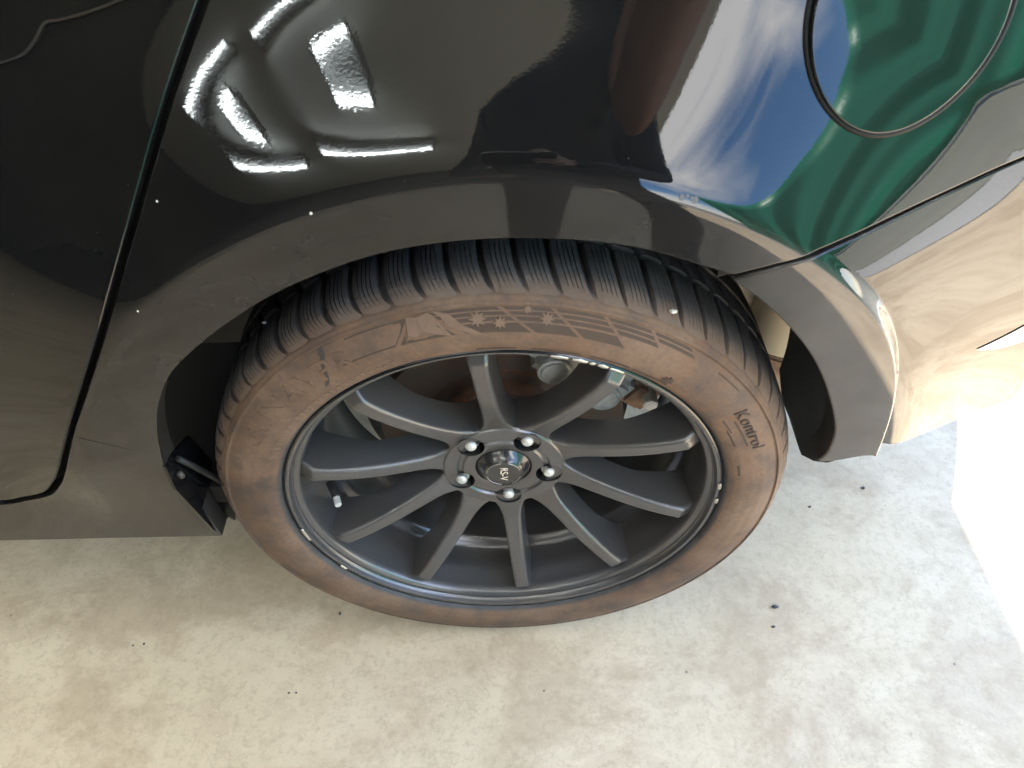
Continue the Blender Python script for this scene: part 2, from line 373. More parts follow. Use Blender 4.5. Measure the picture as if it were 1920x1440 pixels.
def panel(name, inner, outer, nv, parent, mat=paint, crease=None, bend=None, yoff=0.0, flange=('inner',), depth=0.02, rad=0.0025):
    """loft between two boundary polylines in (x,z), laid on body(); rolled edges along the named sides"""
    n = len(inner); T = np.zeros((n, nv+1))
    for i in range(n):
        a, b = inner[i], outer[i]; tc_ = None
        if crease:
            ts = np.linspace(0, 1, 200); rr_ = np.hypot(a[0]+(b[0]-a[0])*ts, a[1]+(b[1]-a[1])*ts-TR)
            xs_ = a[0]+(b[0]-a[0])*ts; zs_ = a[1]+(b[1]-a[1])*ts
            cr_ = crease(np.degrees(np.arctan2(zs_-TR, xs_))) if callable(crease) else crease+0*ts
            k = np.argmax(rr_ > cr_)
            if rr_[0] < cr_[0] and (rr_ > cr_).any(): tc_ = ts[k]
        m = int(nv*.25); k2 = int(nv*.25); ln = max(1e-6, float(np.hypot(*(b-a))))
        if tc_ is None or tc_ < .02 or tc_ > .98: tc_ = .35
        dl = min(.012/ln, tc_*.6, (1-tc_)*.6)
        T[i] = np.concatenate([np.linspace(0, tc_-dl, m+1), np.linspace(tc_-dl, tc_+dl, k2+1)[1:], tc_+dl+(1-tc_-dl)*np.linspace(0, 1, nv-m-k2+1)[1:]**1.7])
    X = inner[:, None, 0]+(outer-inner)[:, None, 0]*T; Z = inner[:, None, 1]+(outer-inner)[:, None, 1]*T
    if bend is not None:
        ww = np.linspace(0, 1, n)[:, None]
        dx, dz = bend(T, ww); X = X+dx; Z = Z+dz
    Y = body(X, Z)+yoff; NN = bn(X, Z)
    v = np.stack([X, Y, Z], -1).reshape(-1, 3).tolist(); nr = [tuple(q) for q in NN.reshape(-1, 3)]
    fc = []; w = nv+1
    for i in range(n-1):
        for j in range(nv):
            fc.append((i*w+j, i*w+j+1, (i+1)*w+j+1, (i+1)*w+j))
    # rolled edges
    sides = {'inner': [i*w for i in range(n)], 'outer': [i*w+nv for i in range(n)], 'start': list(range(w)), 'end': [(n-1)*w+j for j in range(w)]}
    nb = {'inner': [i*w+1 for i in range(n)], 'outer': [i*w+nv-1 for i in range(n)], 'start': [w+j for j in range(w)], 'end': [(n-2)*w+j for j in range(w)]}
    va = np.array(v); dark = []
    for sd in flange:
        ed = va[sides[sd]]; away = ed-va[nb[sd]]; away /= np.maximum(np.linalg.norm(away, axis=1, keepdims=True), 1e-9)
        nn_ = np.array(nr)[sides[sd]]; rings = [sides[sd]]
        for k in range(1, 5):
            an = PI/2*k/4
            ring = ed+away*rad*math.sin(an)-nn_*rad*(1-math.cos(an)); o_ = len(v); v += ring.tolist()
            nr += [tuple(math.cos(an)*nn_[q]+math.sin(an)*away[q]) for q in range(len(ed))]; rings.append(list(range(o_, o_+len(ed))))
        o_ = len(v); v += (ed+away*rad-nn_*rad+np.array([0, depth, 0])).tolist(); nr += [tuple(away[q]) for q in range(len(ed))]; rings.append(list(range(o_, o_+len(ed))))
        for a_, b_ in zip(rings[:-1], rings[1:]):
            for q in range(len(a_)-1):
                if b_ is rings[-1]: dark.append(len(fc))
                fc.append((a_[q], b_[q], b_[q+1], a_[q+1]))
    o = mesh(name, v, fc, mat, parent, nrm=nr); o.data.materials.append(liner_m)
    for q in dark: o.data.polygons[q].material_index = 1
    return o

lip = smooth_curve([(-.343, .424), (-.338, .452), (-.327, .492), (-.309, .538), (-.280, .582), (-.220, .632), (-.157, .668), (-.081, .694), (.009, .703), (.1, .695), (.184, .669)], 14)
lip_b = smooth_curve([(.186, .6665), (.214, .645), (.241, .619), (.268, .587), (.291, .552), (.314, .508), (.332, .466), (.338, .438), (.339, .417), (.334, .404)], 14)
gap = smooth_curve([(-.80, .345), (-.66, .346), (-.55, .350), (-.515, .359), (-.484, .373), (-.461, .398), (-.440, .428), (-.388, .515), (-.334, .603), (-.284, .692), (-.231, .789), (-.193, .851), (-.14, .935), (-.09, 1.02), (-.03, 1.12)], 10)
kg = len(gap)
G1 = int(np.argmin(np.hypot(gap[:, 0]+.440, gap[:, 1]-.428)))
SEAM_T = np.array([0, .07, .14, .23, .32, .43, .567, .8, 1]); SEAM_D = np.array([0, .004, .0055, .003, .001, -.002, -.0035, -.002, 0])
cut = [(-.335, .272), (-.337, .282), (-.343, .424)]
inner = resample([[(-.3345, .2715), (-.335, .272)], cut, lip[:len(lip)//2+1], lip[len(lip)//2:]], [12, 40, 90, 90])
outer = resample([[(-.80, .270), (-.80, .345)], gap[:G1+1], gap[G1:], [(-.03, 1.12), (.62, 1.12), (.62, .765)]], [12, 40, 90, 90])
seam_prof = lambda T: np.interp(T, SEAM_T, SEAM_D)
seam_bend = lambda T, ww: (0*T, seam_prof(T)*sst(ww, .86, 1.0))
q_in, q_out = inner.copy(), outer.copy()
qp = panel('quarter_panel', q_in, q_out, 90, car, crease=.435, bend=seam_bend, flange=('inner', 'outer', 'end', 'start'), depth=0.025, rad=0.0022)

# rear door
dg = gap.copy(); dn = np.gradient(dg, axis=0); dn /= np.linalg.norm(dn, axis=1, keepdims=True)
dg = dg+np.stack([-dn[:, 1], dn[:, 0]], -1)*.0095
far = np.stack([np.full(len(dg), -1.1), np.interp(np.linspace(0, 1, len(dg)), [0, .35, 1], [.36, .43, 1.12])], -1)
door = panel('rear_door', dg, far, 60, car, flange=('inner',), depth=0.03, rad=0.002)
# dark channel behind the door gap
gv = []; gf = []
for i, (a, b) in enumerate(zip(gap, dg)):
    ex = (a-b)*1.2
    for q in (a+ex, b-ex): gv.append((q[0], float(body(q[0], q[1]))+.022, q[1]))
    if i: gf.append((2*i-2, 2*i-1, 2*i+1, 2*i))
mesh('door_gap_seal', gv, gf, gap_black, qp)

hx = smooth_curve([(-.42, .800), (-.38, .808), (-.347, .817), (-.33, .822), (-.318, .831), (-.308, .841), (-.294, .8435), (-.263, .851), (-.20, .872)], 8)
hy = np.stack([np.linspace(-.52, -.24, len(hx)), np.linspace(.86, .92, len(hx))], -1)
handle = panel('door_handle_base', hx, hy, 16, door, yoff=-.004, flange=('inner',), depth=.006, rad=.003)
# rear bumper
bi = resample([lip_b[:len(lip_b)//2+1], lip_b[len(lip_b)//2:]], [70, 60])+np.array([.0018, -.0042])
bo = resample([[(.62, .7605), (1.0, .68), (1.02, .55)], [(1.02, .55), (1.02, .325)]], [70, 60])
bb = lambda T, ww: (0*T, seam_prof(T)*(1-sst(ww, 0, .12))+.013*sst(ww, .8, 1)*np.exp(-((T-.075)/.045)**2))
bump_o = panel('rear_bumper', bi, bo, 130, car, crease=lambda th: .4395-.032*(1-sst(th, 8, 48)), bend=bb, flange=('inner', 'start', 'end'), depth=0.03, rad=0.0025)
# dark channel behind the bumper seam
gv = []; gf = []
a = np.array([.176, .664]); b = np.array([.62, .763])
for i in range(41):
    t = i/40; q = a+(b-a)*t; q = q+np.array([0, float(seam_prof(t))])
    for d in (-.008, .008): gv.append((q[0], float(body(q[0], q[1]+d))+.012, q[1]+d))
    if i: gf.append((2*i-2, 2*i-1, 2*i+1, 2*i))
mesh('seam_backing', gv, gf, gap_black, bump_o)

# fuel lid
fc0 = np.array([.293, .836]); fr = .077
def disc_patch(name, c0, rad, mat, parent, off, tilt=0.0, n=96, m=26, edge=.0022):
    v = []; nr = []; fcs = []
    for j in range(m+1):
        rj = rad*j/m
        for i in range(n):
            a = 2*PI*i/n; x = c0[0]+rj*math.cos(a); z = c0[1]+rj*math.sin(a)
            y = float(body(x, z))-off+tilt*(x-c0[0]); v.append((x, y, z))
            nn_ = bn(np.array(x), np.array(z)); nn_ = nn_+np.array([tilt, 0, 0]); nr.append(tuple(nn_/np.linalg.norm(nn_)))
    for j in range(m):
        for i in range(n): fcs.append((j*n+i, j*n+(i+1) % n, (j+1)*n+(i+1) % n, (j+1)*n+i))
    o_ = m*n
    for k in (1, 2, 3):
        an = PI/2*k/3
        for i in range(n):
            a = 2*PI*i/n; x, y, z = v[o_+i]
            v.append((x+math.cos(a)*edge*math.sin(an), y+edge*(1-math.cos(an)), z+math.sin(a)*edge*math.sin(an)))
            q = np.array(nr[o_+i])*math.cos(an)+np.array([math.cos(a), 0, math.sin(a)])*math.sin(an); nr.append(tuple(q))
    for k in range(3):
        for i in range(n):
            s0 = o_+k*n; s1 = o_+(k+1)*n; fcs.append((s0+i, s0+(i+1) % n, s1+(i+1) % n, s1+i))
    return mesh(name, v, fcs, mat, parent, nrm=nr)
lid = disc_patch('fuel_lid', fc0, fr-.004, paint, qp, .0035, .02)
pts = []
for i in range(120):
    a = 2*PI*i/120; x = fc0[0]+fr*math.cos(a); z = fc0[1]+fr*math.sin(a); pts.append((x, float(body(x, z))-.0002, z))
pts = [(x, y+.0018, z) for x, y, z in pts]
tube('fuel_lid_seal', pts, .0031, rubber_seal, qp, 10, True)

# pale blade painted in for the bright crease reflection on the bumper corner
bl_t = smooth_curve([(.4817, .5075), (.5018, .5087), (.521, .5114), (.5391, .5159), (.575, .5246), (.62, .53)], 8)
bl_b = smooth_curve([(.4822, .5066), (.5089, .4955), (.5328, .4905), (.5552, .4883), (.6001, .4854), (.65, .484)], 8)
panel('painted_crease_highlight', bl_b, bl_t, 10, bump_o, mat=highlight_white, yoff=-.0012, flange=(), depth=.004, rad=.001)
# paint chips and flecks
for x, z, r_ in ((.1339, .7346, .0020), (.1380, .7352, .0014), (.144, .7323, .0024), (.1415, .7338, .0012)): disc_patch('paint_chip', np.array([x, z]), r_, chip_m, qp, .0004, n=7, m=1, edge=.0003)
for x, z, r_ in ((-.1381, .727, .0009), (-.255, .728, .0006), (-.29, .645, .0006), (-.10, .79, .0006)): disc_patch('dust_fleck', np.array([x, z]), r_, pebble_w, qp, .0004, n=6, m=1, edge=.0003)
# wheel well liner
v = []; fc = []; na, ny = 150, 26
for i in range(na+1):
    th = math.radians(-6+172*i/na); td = math.degrees(th)
    for j in range(ny+1):
        t = j/ny
        ymax = 0.215 if td < 11 else 0.215+0.12*min(1, (td-11)/1.5)
        y = -.012+(ymax+.012)*t
        tt = th
        lo = float(np.interp(y, [-.014, .03, .057, .085, .145, .178, .217], [15, 3.5, -1.4, -5.0, -4.6, -5, -1.8]))
        if td < lo: tt = math.radians(lo)
        R = .391+.02*min(1, max(0, y/.1))
        if td < 40: k_ = min(1, (40-td)/20); R = R*(1-k_)+.3755*k_
        v.append((R*math.cos(tt), y, TR+R*math.sin(tt)))
for i in range(na):
    for j in range(ny):
        a = i*(ny+1)+j; fc.append((a, a+1, a+ny+2, a+ny+1))
mesh('wheel_well_liner', v, fc, liner_m, car)
box('inner_wing', (-.3, .375, .53), (1.6, .02, .84), steel_dark, car)
# muddy torn splash flap ahead of the wheel
fz = [(-.030, .436), (-.033, .400), (-.021, .340), (-.012, .292), (-.007, .280), (.000, .286), (.003, .276), (.010, .266), (.016, .270), (.030, .255), (.037, .236), (.041, .241), (.049, .239), (.056, .26), (.05, .334), (.03, .411), (-.012, .432)]
v = [(-.338+.05*max(0, .40-z)*.3, y, z) for y, z in fz]
fl = mesh('splash_flap', v, [tuple(range(len(v)))], gloss_black, car, smooth=False)
sm = fl.modifiers.new('thickness', 'SOLIDIFY'); sm.thickness = 0.003
tube('flap_rib', [(-.334, -.012, .425), (-.331, .004, .39), (-.327, .022, .345), (-.325, .03, .325)], .0035, liner_m, fl, 8)
tube('flap_clip', [(-.335, -.020, .412), (-.334, -.019, .404)], .003, plate_m, fl, 8)
# underside and structure behind the wheel
box('body_shell', (-1.03, 1.02, .62), (3.3, 1.22, .80), steel_dark, car, .06)
box('tail_section', (.755, 1.035, .70), (.31, 1.13, .62), steel_dark, car, .03)
box('sill_underside', (-.62, .14, .315), (.62, .24, .05), steel_dark, car, .01)
# tan underseal bracket seen through the gap behind the tyre
cyl('tan_canister', (.405, .298, .285), (.405, .298, .46), .055, .055, tan_m, car, 32, .012)
cyl('canister_foot', (.40, .290, .18), (.404, .296, .287), .040, .052, cal_rust, car, 24, .004)
box('tan_bracket', (.345, .315, .40), (.07, .02, .16), tan_m, car, .006)

# ------------------------------------------------------------------ wheel
WC = (0, 0, TR)
wheel = empty('wheel', WC, car); wheel['label'] = 'gunmetal ten-spoke alloy wheel with mud-dusted winter tyre'
def side_y(r):
    return float(np.interp(r, [.2445, .2465, .250, .256, .264, .275, .287, .296, .302, .308], [.004, -.001, -.0065, -.0105, -.0128, -.0134, -.0118, -.0086, -.0055, -.001]))
prof = [(.236, .006), (.2415, .006), (.2445, .0035)]
prof += [(r, side_y(r)) for r in np.linspace(.2455, .3028, 30)]
prof += [(.3035, -.0056), (.3043, -.0066), (.3058, -.0056), (.3064, -.0034), (.3074, -.0026), (.3088, -.0016), (.3098, .0006), (.3112, .004), (.3130, .010), (.3150, .022), (.3160, .05), (.3166, .10), (.3160, .15), (.315, .185), (.309, .203), (.293, .214), (.27, .217), (.25, .209), (.240, .2)]
lathe('tyre', prof, tyre_side, wheel, 240)
# tread blocks of the outer shoulder row, each with sipes
NB = 66; pitch = 2*PI/NB
def block_mesh(name, sec, skew, w0, sip, base):
    """sec: (r, y) profile of the block's outer face; skew(t) angular shift; sip: fractional sipe places"""
    us = [-.5]
    for s in sip: us += [s-.016, s-.012, s+.012, s+.016]
    us += [.5]; dep = [0]
    for s in sip: dep += [0, 1, 1, 0]
    dep += [0]
    v = []; fc = []; k = len(us)
    ns = len(sec)
    for q, (r, y) in enumerate(sec):
        t = q/(ns-1); wd = pitch*w0(t); sk = skew(t)
        sd = .0035*min(1, max(0, (t-.22)/.1))
        for u_, d_ in zip(us, dep):
            zz = .0006*math.sin(q*2.4) if d_ else 0
            edge = .0012 if abs(abs(u_)-.5) < 1e-6 else 0
            a = PI/2+sk+u_*wd+zz/.31; R = r-sd*d_-edge
            v.append((R*math.cos(a), y, R*math.sin(a)))
    for q in range(ns-1):
        for i in range(k-1): fc.append((q*k+i, q*k+i+1, (q+1)*k+i+1, (q+1)*k+i))
    # walls down to the carcass
    o_ = len(v)
    for q, (r, y) in enumerate(sec):
        t = q/(ns-1); wd = pitch*w0(t); sk = skew(t); rb = base(t)
        for u_ in (-.5, .5):
            a = PI/2+sk+u_*wd*1.06; v.append((rb*math.cos(a), y, rb*math.sin(a)))
    for q in range(ns-1):
        fc.append((q*k, (q+1)*k, o_+2*(q+1), o_+2*q)); fc.append((q*k+k-1, o_+2*q+1, o_+2*(q+1)+1, (q+1)*k+k-1))
    e = ns-1; fc.append(tuple([e*k+i for i in range(k)]+[o_+2*e+1, o_+2*e])); fc.append(tuple([i for i in range(k)][::-1]+[o_, o_+1]))
    return mesh(name, v, fc, tyre_block, wheel, smooth=False)
sec1 = [(.3096, .0006), (.3135, .0042), (.3168, .0085), (.3200, .0145), (.3220, .0220), (.3231, .0310), (.3237, .0420), (.3240, .0540), (.3241, .0640)]
b0 = block_mesh('tread_block', sec1, lambda t: -.040*(1-t)**2.2*.9+.012*t, lambda t: .92-.14*min(1, t*3.5), [-.28, -.10, .08, .26], lambda t: .3070+.0090*min(1, t*2.2))
for i in range(1, NB):
    c_ = copy_of(b0, wheel); c_.rotation_euler = (0, i*pitch+random.uniform(-.0035, .0035), 0)
sec2 = [(.3241, .0715), (.3244, .085), (.3245, .100)]
b1 = block_mesh('tread_block', sec2, lambda t: .02+.05*t, lambda t: .74, [-.2, .05, .3], lambda t: .3155)
for i in range(1, NB):
    c_ = copy_of(b1, wheel); c_.rotation_euler = (0, i*pitch, 0)
lathe('tread_rib', [(.3155, .107), (.3243, .1085), (.3243, .135), (.3155, .1365)], tyre_block, wheel, 200, sharp=30)
lathe('tread_rib', [(.3155, .145), (.3238, .146), (.321, .175), (.314, .19)], tyre_block, wheel, 200, sharp=30)

# raised sidewall decoration: striped band, snowflakes, mountain mark, lettering
def plate(name, poly, mat, h=.0008, sub=1):
    """poly in (angle_deg, radius), wrapped on the sidewall, raised by h"""
    bm = bmesh.new(); P_ = []
    k = len(poly)
    for i in range(k):
        a = poly[i]; b = poly[(i+1) % k]; m = max(1, int(abs(b[0]-a[0])/1.2))
        for t in range(m): P_.append((a[0]+(b[0]-a[0])*t/m, a[1]+(b[1]-a[1])*t/m))
    def pt(an, r, up): a = math.radians(an); return (r*math.cos(a), side_y(r)-up, r*math.sin(a))
    top = [bm.verts.new(pt(a, r, h)) for a, r in P_]; bot = [bm.verts.new(pt(a, r, -.0006)) for a, r in P_]
    bm.faces.new(top)
    for i in range(len(P_)): j = (i+1) % len(P_); bm.faces.new((top[i], top[j], bot[j], bot[i]))
    bmesh.ops.triangulate(bm, faces=[f_ for f_ in bm.faces if len(f_.verts) > 4])
    return bm_obj(name, bm, mat, wheel)
rows = [(.2785, .2878), (.2898, .2932), (.2948, .2976), (.2990, .3014)]
cols = [103.5, 91.2, 82.4, 73.4, 64.5, 55.5]
ang = lambda a, r: a+265*(r-.305)
for ri, (ra, rb) in enumerate(rows):
    for ci in range(len(cols)-1):
        a1, a0 = cols[ci], cols[ci+1]
        if (ri == 0 and ci > 2) or (ri == 1 and ci > 3): continue
        plate('sidewall_stripe', [(ang(a1, ra)-.45, ra), (ang(a0, ra)+.45, ra), (ang(a0, rb)+.45, rb), (ang(a1, rb)-.45, rb)], mud_dark, .0003)
plate('sidewall_panel', [(121, .2785), (109.6, .2785), (105.6, .3010), (117.5, .3010)], mud_dark, .0003)
plate('sidewall_panel', [(108.6, .2785), (98.0, .2785), (103.5, .3010), (104.8, .3010)], mud_dark, .0003)
def star(name, an, r, rad, mat):
    poly = []
    for i in range(16):
        q = 2*PI*i/16; k = rad if i % 2 == 0 else rad*.5
        poly.append((an+math.degrees(k*math.cos(q)/r), r+k*math.sin(q)))
    return plate(name, poly, mat, .0011)
for an, r, rad in ((94.0, .2925, .0078), (90.2, .2880, .0064), (85.6, .3000, .0042), (82.2, .2930, .0066)): star('sidewall_snowflake', an, r, rad, mud_lite)
mv = lambda L_: [((a-112)*.9+102.6, .2775+(r-.26)) for a, r in L_]
plate('sidewall_mountain', mv([(117.5, .2600), (116.2, .2695), (114.6, .2660), (113.0, .2700), (111.0, .2655), (107.8, .2610), (108.5, .2660), (110.0, .2730), (110.6, .2820), (111.6, .2850), (113.6, .2830), (115.6, .2845)]), mud_lite, .0011)
plate('sidewall_mountain', mv([(110.6, .2850), (109.2, .2800), (108.2, .2715), (103.6, .2600), (101.6, .2598), (105.2, .2700), (107.6, .2815)]), mud_lite, .0011)
def wrap_text(name, txt, size, an0, r_, mat, shear=0.0, h=.0009, width=1.0):
    cu = bpy.data.curves.new(name, 'FONT'); cu.body = txt; cu.size = size; cu.extrude = h; cu.shear = shear; cu.resolution_u = 3
    to = bpy.data.objects.new(name, cu); C.objects.link(to); bpy.context.view_layer.update()
    me = bpy.data.meshes.new_from_object(to.evaluated_get(bpy.context.evaluated_depsgraph_get()))
    bpy.data.objects.remove(to); bpy.data.curves.remove(cu)
    for vt in me.vertices:
        x, y, z = vt.co; r = r_+y; a = math.radians(an0)-x*width/r_
        vt.co = (r*math.cos(a), side_y(r)-(z+h*.5), r*math.sin(a))
    me.materials.clear(); me.materials.append(mat)
    return link(bpy.data.objects.new(name, me), wheel)
wrap_text('sidewall_lettering', 'CUNAVPR', .029, 154.5, .2745, tyre_side, h=.0007, width=1.32)
wrap_text('sidewall_lettering', 'Kontrol', .0185, 36.0, .2795, mud_dark, .25, width=1.12)
for (a1, a0, ra, rb) in ((33.5, 24, .2745, .2765), (35, 30, .2655, .2675), (31, 25, .2625, .2645), (47, 40, .2960, .2975), (72, 63, .2560, .2582), (62, 53, .2556, .2576), (84, 74, .2556, .2576), (95, 87, .2560, .2580), (17, 13, .2600, .2625)):
    plate('sidewall_bar', [(a1, ra), (a0, ra), (a0, rb), (a1, rb)], mud_dark, .0004)
star('sidewall_badge', 54, .262, .0065, mud_dark)
# small raised ribs round the bead
for k in range(26):
    a_ = 112+k*1.75+random.uniform(-.3, .3)
    plate('bead_rib', [(a_+.45, .2555), (a_-.45, .2555), (a_-.35, .2625+random.uniform(-.001, .001)), (a_+.35, .2625)], mud_lite, .0007)
# dark rubbed crack running down from the shoulder
plate('sidewall_smear', [(122.0, .3030), (122.4, .2960), (123.4, .2900), (124.3, .2820), (125.3, .2740), (126.4, .2690), (127.6, .2690), (126.2, .2745), (125.1, .2825), (124.4, .2900), (123.5, .2960), (123.2, .3030)], rub_dark, .0007)

# rim
rim = [(.2462, .0075), (.2466, .001), (.2452, -.0022), (.2425, -.0030), (.2400, -.0018), (.2392, .0015), (.2386, .0050), (.2360, .0072), (.2318, .0085), (.2300, .0115), (.2292, .020), (.2280, .034), (.2262, .040), (.2250, .055), (.2245, .074), (.2205, .080), (.2150, .083), (.2135, .090), (.2130, .118), (.2100, .123), (.2100, .150), (.2180, .17), (.2200, .20), (.2360, .207)]
lathe('rim', rim, gun, wheel, 220, sharp=50)
lathe('rim_edge', [(.2470, .0068), (.2474, .0008), (.2458, -.0028), (.2436, -.0036)], gun_dark, wheel, 220)
# scraped kerb marks on the rim edge
for a0, a1, w_ in ((79.5, 75.5, .0022), (74.5, 71.0, .0034), (70.4, 69.2, .0026), (68.4, 66.0, .0034), (65.5, 62.0, .0014), (196, 190, .0012), (8.0, 5.5, .0016), (1.0, -1.0, .0018), (214, 211.5, .0016)):
    n_ = 8; v = []; fc = []
    for i in range(n_+1):
        t = i/n_; a = math.radians(a0+(a1-a0)*t); ww = w_*math.sin(PI*min(.97, max(.06, t)))*(1+.35*math.sin(i*5.1))
        for k_, rr_ in enumerate((.2412-ww*.2, .2428, .2444+ww*.25)):
            v.append((rr_*math.cos(a), -.0040+(.0006 if k_ == 0 else .0), rr_*math.sin(a)))
    for i in range(n_):
        for k_ in range(2): fc.append((3*i+k_, 3*i+k_+1, 3*i+k_+4, 3*i+k_+3))
    s_ = mesh('kerb_scrape', v, fc, bare, wheel); s_.modifiers.new('thickness', 'SOLIDIFY').thickness = .0006

# spokes
def spoke_front(r):
    t = np.clip((.222-r)/.152, 0, 1); return .0075+.043*t**1.55
def make_spoke():
    st = list(np.linspace(.058, .216, 40))+[.2185, .2215, .225, .2295]
    v = []; fc = []; k = None
    for r in st:
        fy = float(spoke_front(min(r, .216)))
        if r > .216: fy += (r-.216)*.62
        w = .0205-.0035*np.clip((r-.09)/.12, 0, 1)+.036*math.exp(-(max(r, .066)-.066)/.0105)
        if r > .19: w += .004*((r-.19)/.04)**2
        hw = w/2; dpt = .046+.012*np.clip((r-.16)/.06, 0, 1)-.008*math.sin(PI*np.clip((r-.07)/.15, 0, 1))
        bw = hw+.0045; rd = .0040
        by = fy+dpt
        ring = [(-bw, by), (-hw-.0010, fy+rd*1.6), (-hw-.0002, fy+rd*.55), (-hw+rd*.35, fy+rd*.12), (-hw+rd, fy), (-hw*.4, fy+.0002), (hw*.4, fy+.0002), (hw-rd, fy), (hw-rd*.35, fy+rd*.12), (hw+.0002, fy+rd*.55), (hw+.0010, fy+rd*1.6), (bw, by)]
        k = len(ring)
        for x, y in ring: v.append((x, y, math.sqrt(max(r*r-x*x, 1e-6)) if abs(x) < r*.95 else r*.3))
    for i in range(len(st)-1):
        for j in range(k-1): fc.append((i*k+j, (i+1)*k+j, (i+1)*k+j+1, i*k+j+1))
        fc.append((i*k+k-1, (i+1)*k+k-1, (i+1)*k, i*k))
    e = (len(st)-1)*k; fc.append(tuple(e+j for j in range(k))); fc.append(tuple(range(k))[::-1])
    o = mesh('spoke', v, fc, gun, wheel); o.data.set_sharp_from_angle(angle=math.radians(50)); return o
s0 = make_spoke()
OFF = -6.0
for i in range(10):
    o = s0 if i == 0 else copy_of(s0, wheel)
    o.rotation_euler = (0, math.radians(OFF+36*i), 0)
# hub with nut pockets
hub = lathe('hub', [(.0005, .058), (.033, .058), (.0335, .0500), (.036, .0485), (.047, .0480), (.0490, .0500), (.0535, .0505), (.0555, .0478), (.070, .0480), (.073, .051), (.074, .10), (.0005, .10)], gun, wheel, 120, sharp=35)
cb = bmesh.new()
nut_ang = [math.radians(96-36*1+72*k) for k in range(5)]
for a in nut_ang:
    m_ = Matrix.Translation((.0555*math.cos(a), .06, .0555*math.sin(a))) @ Matrix.Rotation(PI/2, 4, 'X')
    bmesh.ops.create_cone(cb, cap_ends=True, segments=28, radius1=.0158, radius2=.0158, depth=.06, matrix=m_)
cutter = bm_obj('cutter', cb, None)
cutter.location = WC
hub.modifiers.new('b', 'BOOLEAN').object = cutter; s_list = [hub]
bpy.context.view_layer.update()
dg_ = bpy.context.evaluated_depsgraph_get()
nm_ = bpy.data.meshes.new_from_object(hub.evaluated_get(dg_)); hub.modifiers.clear(); hub.data = nm_
bpy.data.objects.remove(cutter)
nm_.set_sharp_from_angle(angle=math.radians(35))
for a in nut_ang:
    cx, cz = .0555*math.cos(a), .0555*math.sin(a)
    lathe('nut_pocket', [(.0157, .0475), (.0150, .060), (.0149, .086), (.0005, .086)], gun_dark, wheel, 28, loc=(cx, 0, cz))
    n_ = cyl('lug_nut', (cx, .088, cz), (cx, .0545, cz), .0102, .0102, chrome, wheel, 6, .0008)
    bm = bmesh.new(); bmesh.ops.create_uvsphere(bm, u_segments=20, v_segments=12, radius=.0070)
    bmesh.ops.scale(bm, vec=(1, .75, 1), verts=bm.verts); bmesh.ops.translate(bm, vec=(cx, .0500, cz), verts=bm.verts)
    ret = bmesh.ops.create_cone(bm, cap_ends=True, segments=20, radius1=.0070, radius2=.0070, depth=.010, matrix=Matrix.Translation((cx, .0545, cz)) @ Matrix.Rotation(PI/2, 4, 'X'))
    bm_obj('nut_dome', bm, chrome, wheel, True, sharp=40)
# centre cap
lathe('centre_cap', [(.0325, .056), (.0318, .0505), (.0285, .0475), (.0250, .0425), (.0235, .0400), (.0225, .0392), (.0212, .0395), (.0205, .0402), (.0005, .0400)], cap_m, wheel, 72, sharp=40)
for a0, a1 in ((20, 75), (98, 172), (188, 262), (300, 350)):
    lathe('cap_ring', [(.0198, .0396), (.0200, .0392), (.0207, .0392), (.0209, .0396)], cap_ring, wheel, 24, math.radians(a0), math.radians(a1))
cu = bpy.data.curves.new('cap_lettering', 'FONT'); cu.body = 'RS-V'; cu.size = .0125; cu.extrude = .0002; cu.align_x = 'CENTER'; cu.align_y = 'CENTER'
to = bpy.data.objects.new('tmp', cu); C.objects.link(to); bpy.context.view_layer.update()
me = bpy.data.meshes.new_from_object(to.evaluated_get(bpy.context.evaluated_depsgraph_get())); bpy.data.objects.remove(to)
for vt in me.vertices:
    x, y, z = vt.co; vt.co = (y*1.05, .0396-z, -x)
me.materials.clear(); me.materials.append(print_m); link(bpy.data.objects.new('cap_lettering', me), wheel)
# valve stem
va = math.radians(187); vx, vz = .205*math.cos(va), .205*math.sin(va)
cyl('valve_stem', (vx-.006, .050, vz+.002), (vx+.004, .030, vz-.002), .0058, .0052, liner_m, wheel, 14, .0008)
cyl('valve_cap', (vx+.003, .031, vz-.002), (vx+.007, .019, vz-.004), .0042, .0042, chrome, wheel, 14, .0012)

# brake behind the spokes
brake = empty('brake', WC, car)
lathe('brake_disc', [(.078, .120), (.079, .116), (.150, .116), (.151, .118), (.151, .140), (.078, .140)], rotor_m, brake, 120, sharp=35)
lathe('disc_hat', [(.001, .098), (.066, .098), (.071, .101), (.074, .108), (.076, .120), (.098, .1145), (.1, .117)], hat_m, brake, 100, sharp=40)
lathe('backing_plate', [(.06, .150), (.165, .150), (.172, .146), (.176, .150), (.16, .158)], plate_m, brake, 100, math.radians(75), math.radians(215), sharp=40)
lathe('backing_plate', [(.06, .151), (.150, .151), (.160, .148)], steel_dark, brake, 100, sharp=40)
for an in (128, 160): 
    a = math.radians(an); box('plate_rib', (.150*math.cos(a), .138, .150*math.sin(a)), (.04, .02, .035), plate_m, brake, .005, Matrix.Rotation(-a, 3, 'Y'))
cal = empty('caliper_anchor', (0, 0, 0), brake) if False else None
ca = math.radians(52)
def at(rad, tan, y): return (rad*math.cos(ca)-tan*math.sin(ca), y, rad*math.sin(ca)+tan*math.cos(ca))
Rm = Matrix.Rotation(-ca, 3, 'Y')
box('brake_caliper', at(.148, 0, .105), (.055, .050, .13), cal_m, brake, .012, Rm, 3)
box('caliper_bridge', at(.168, .0, .12), (.028, .075, .085), cal_m, brake, .009, Rm, 3)
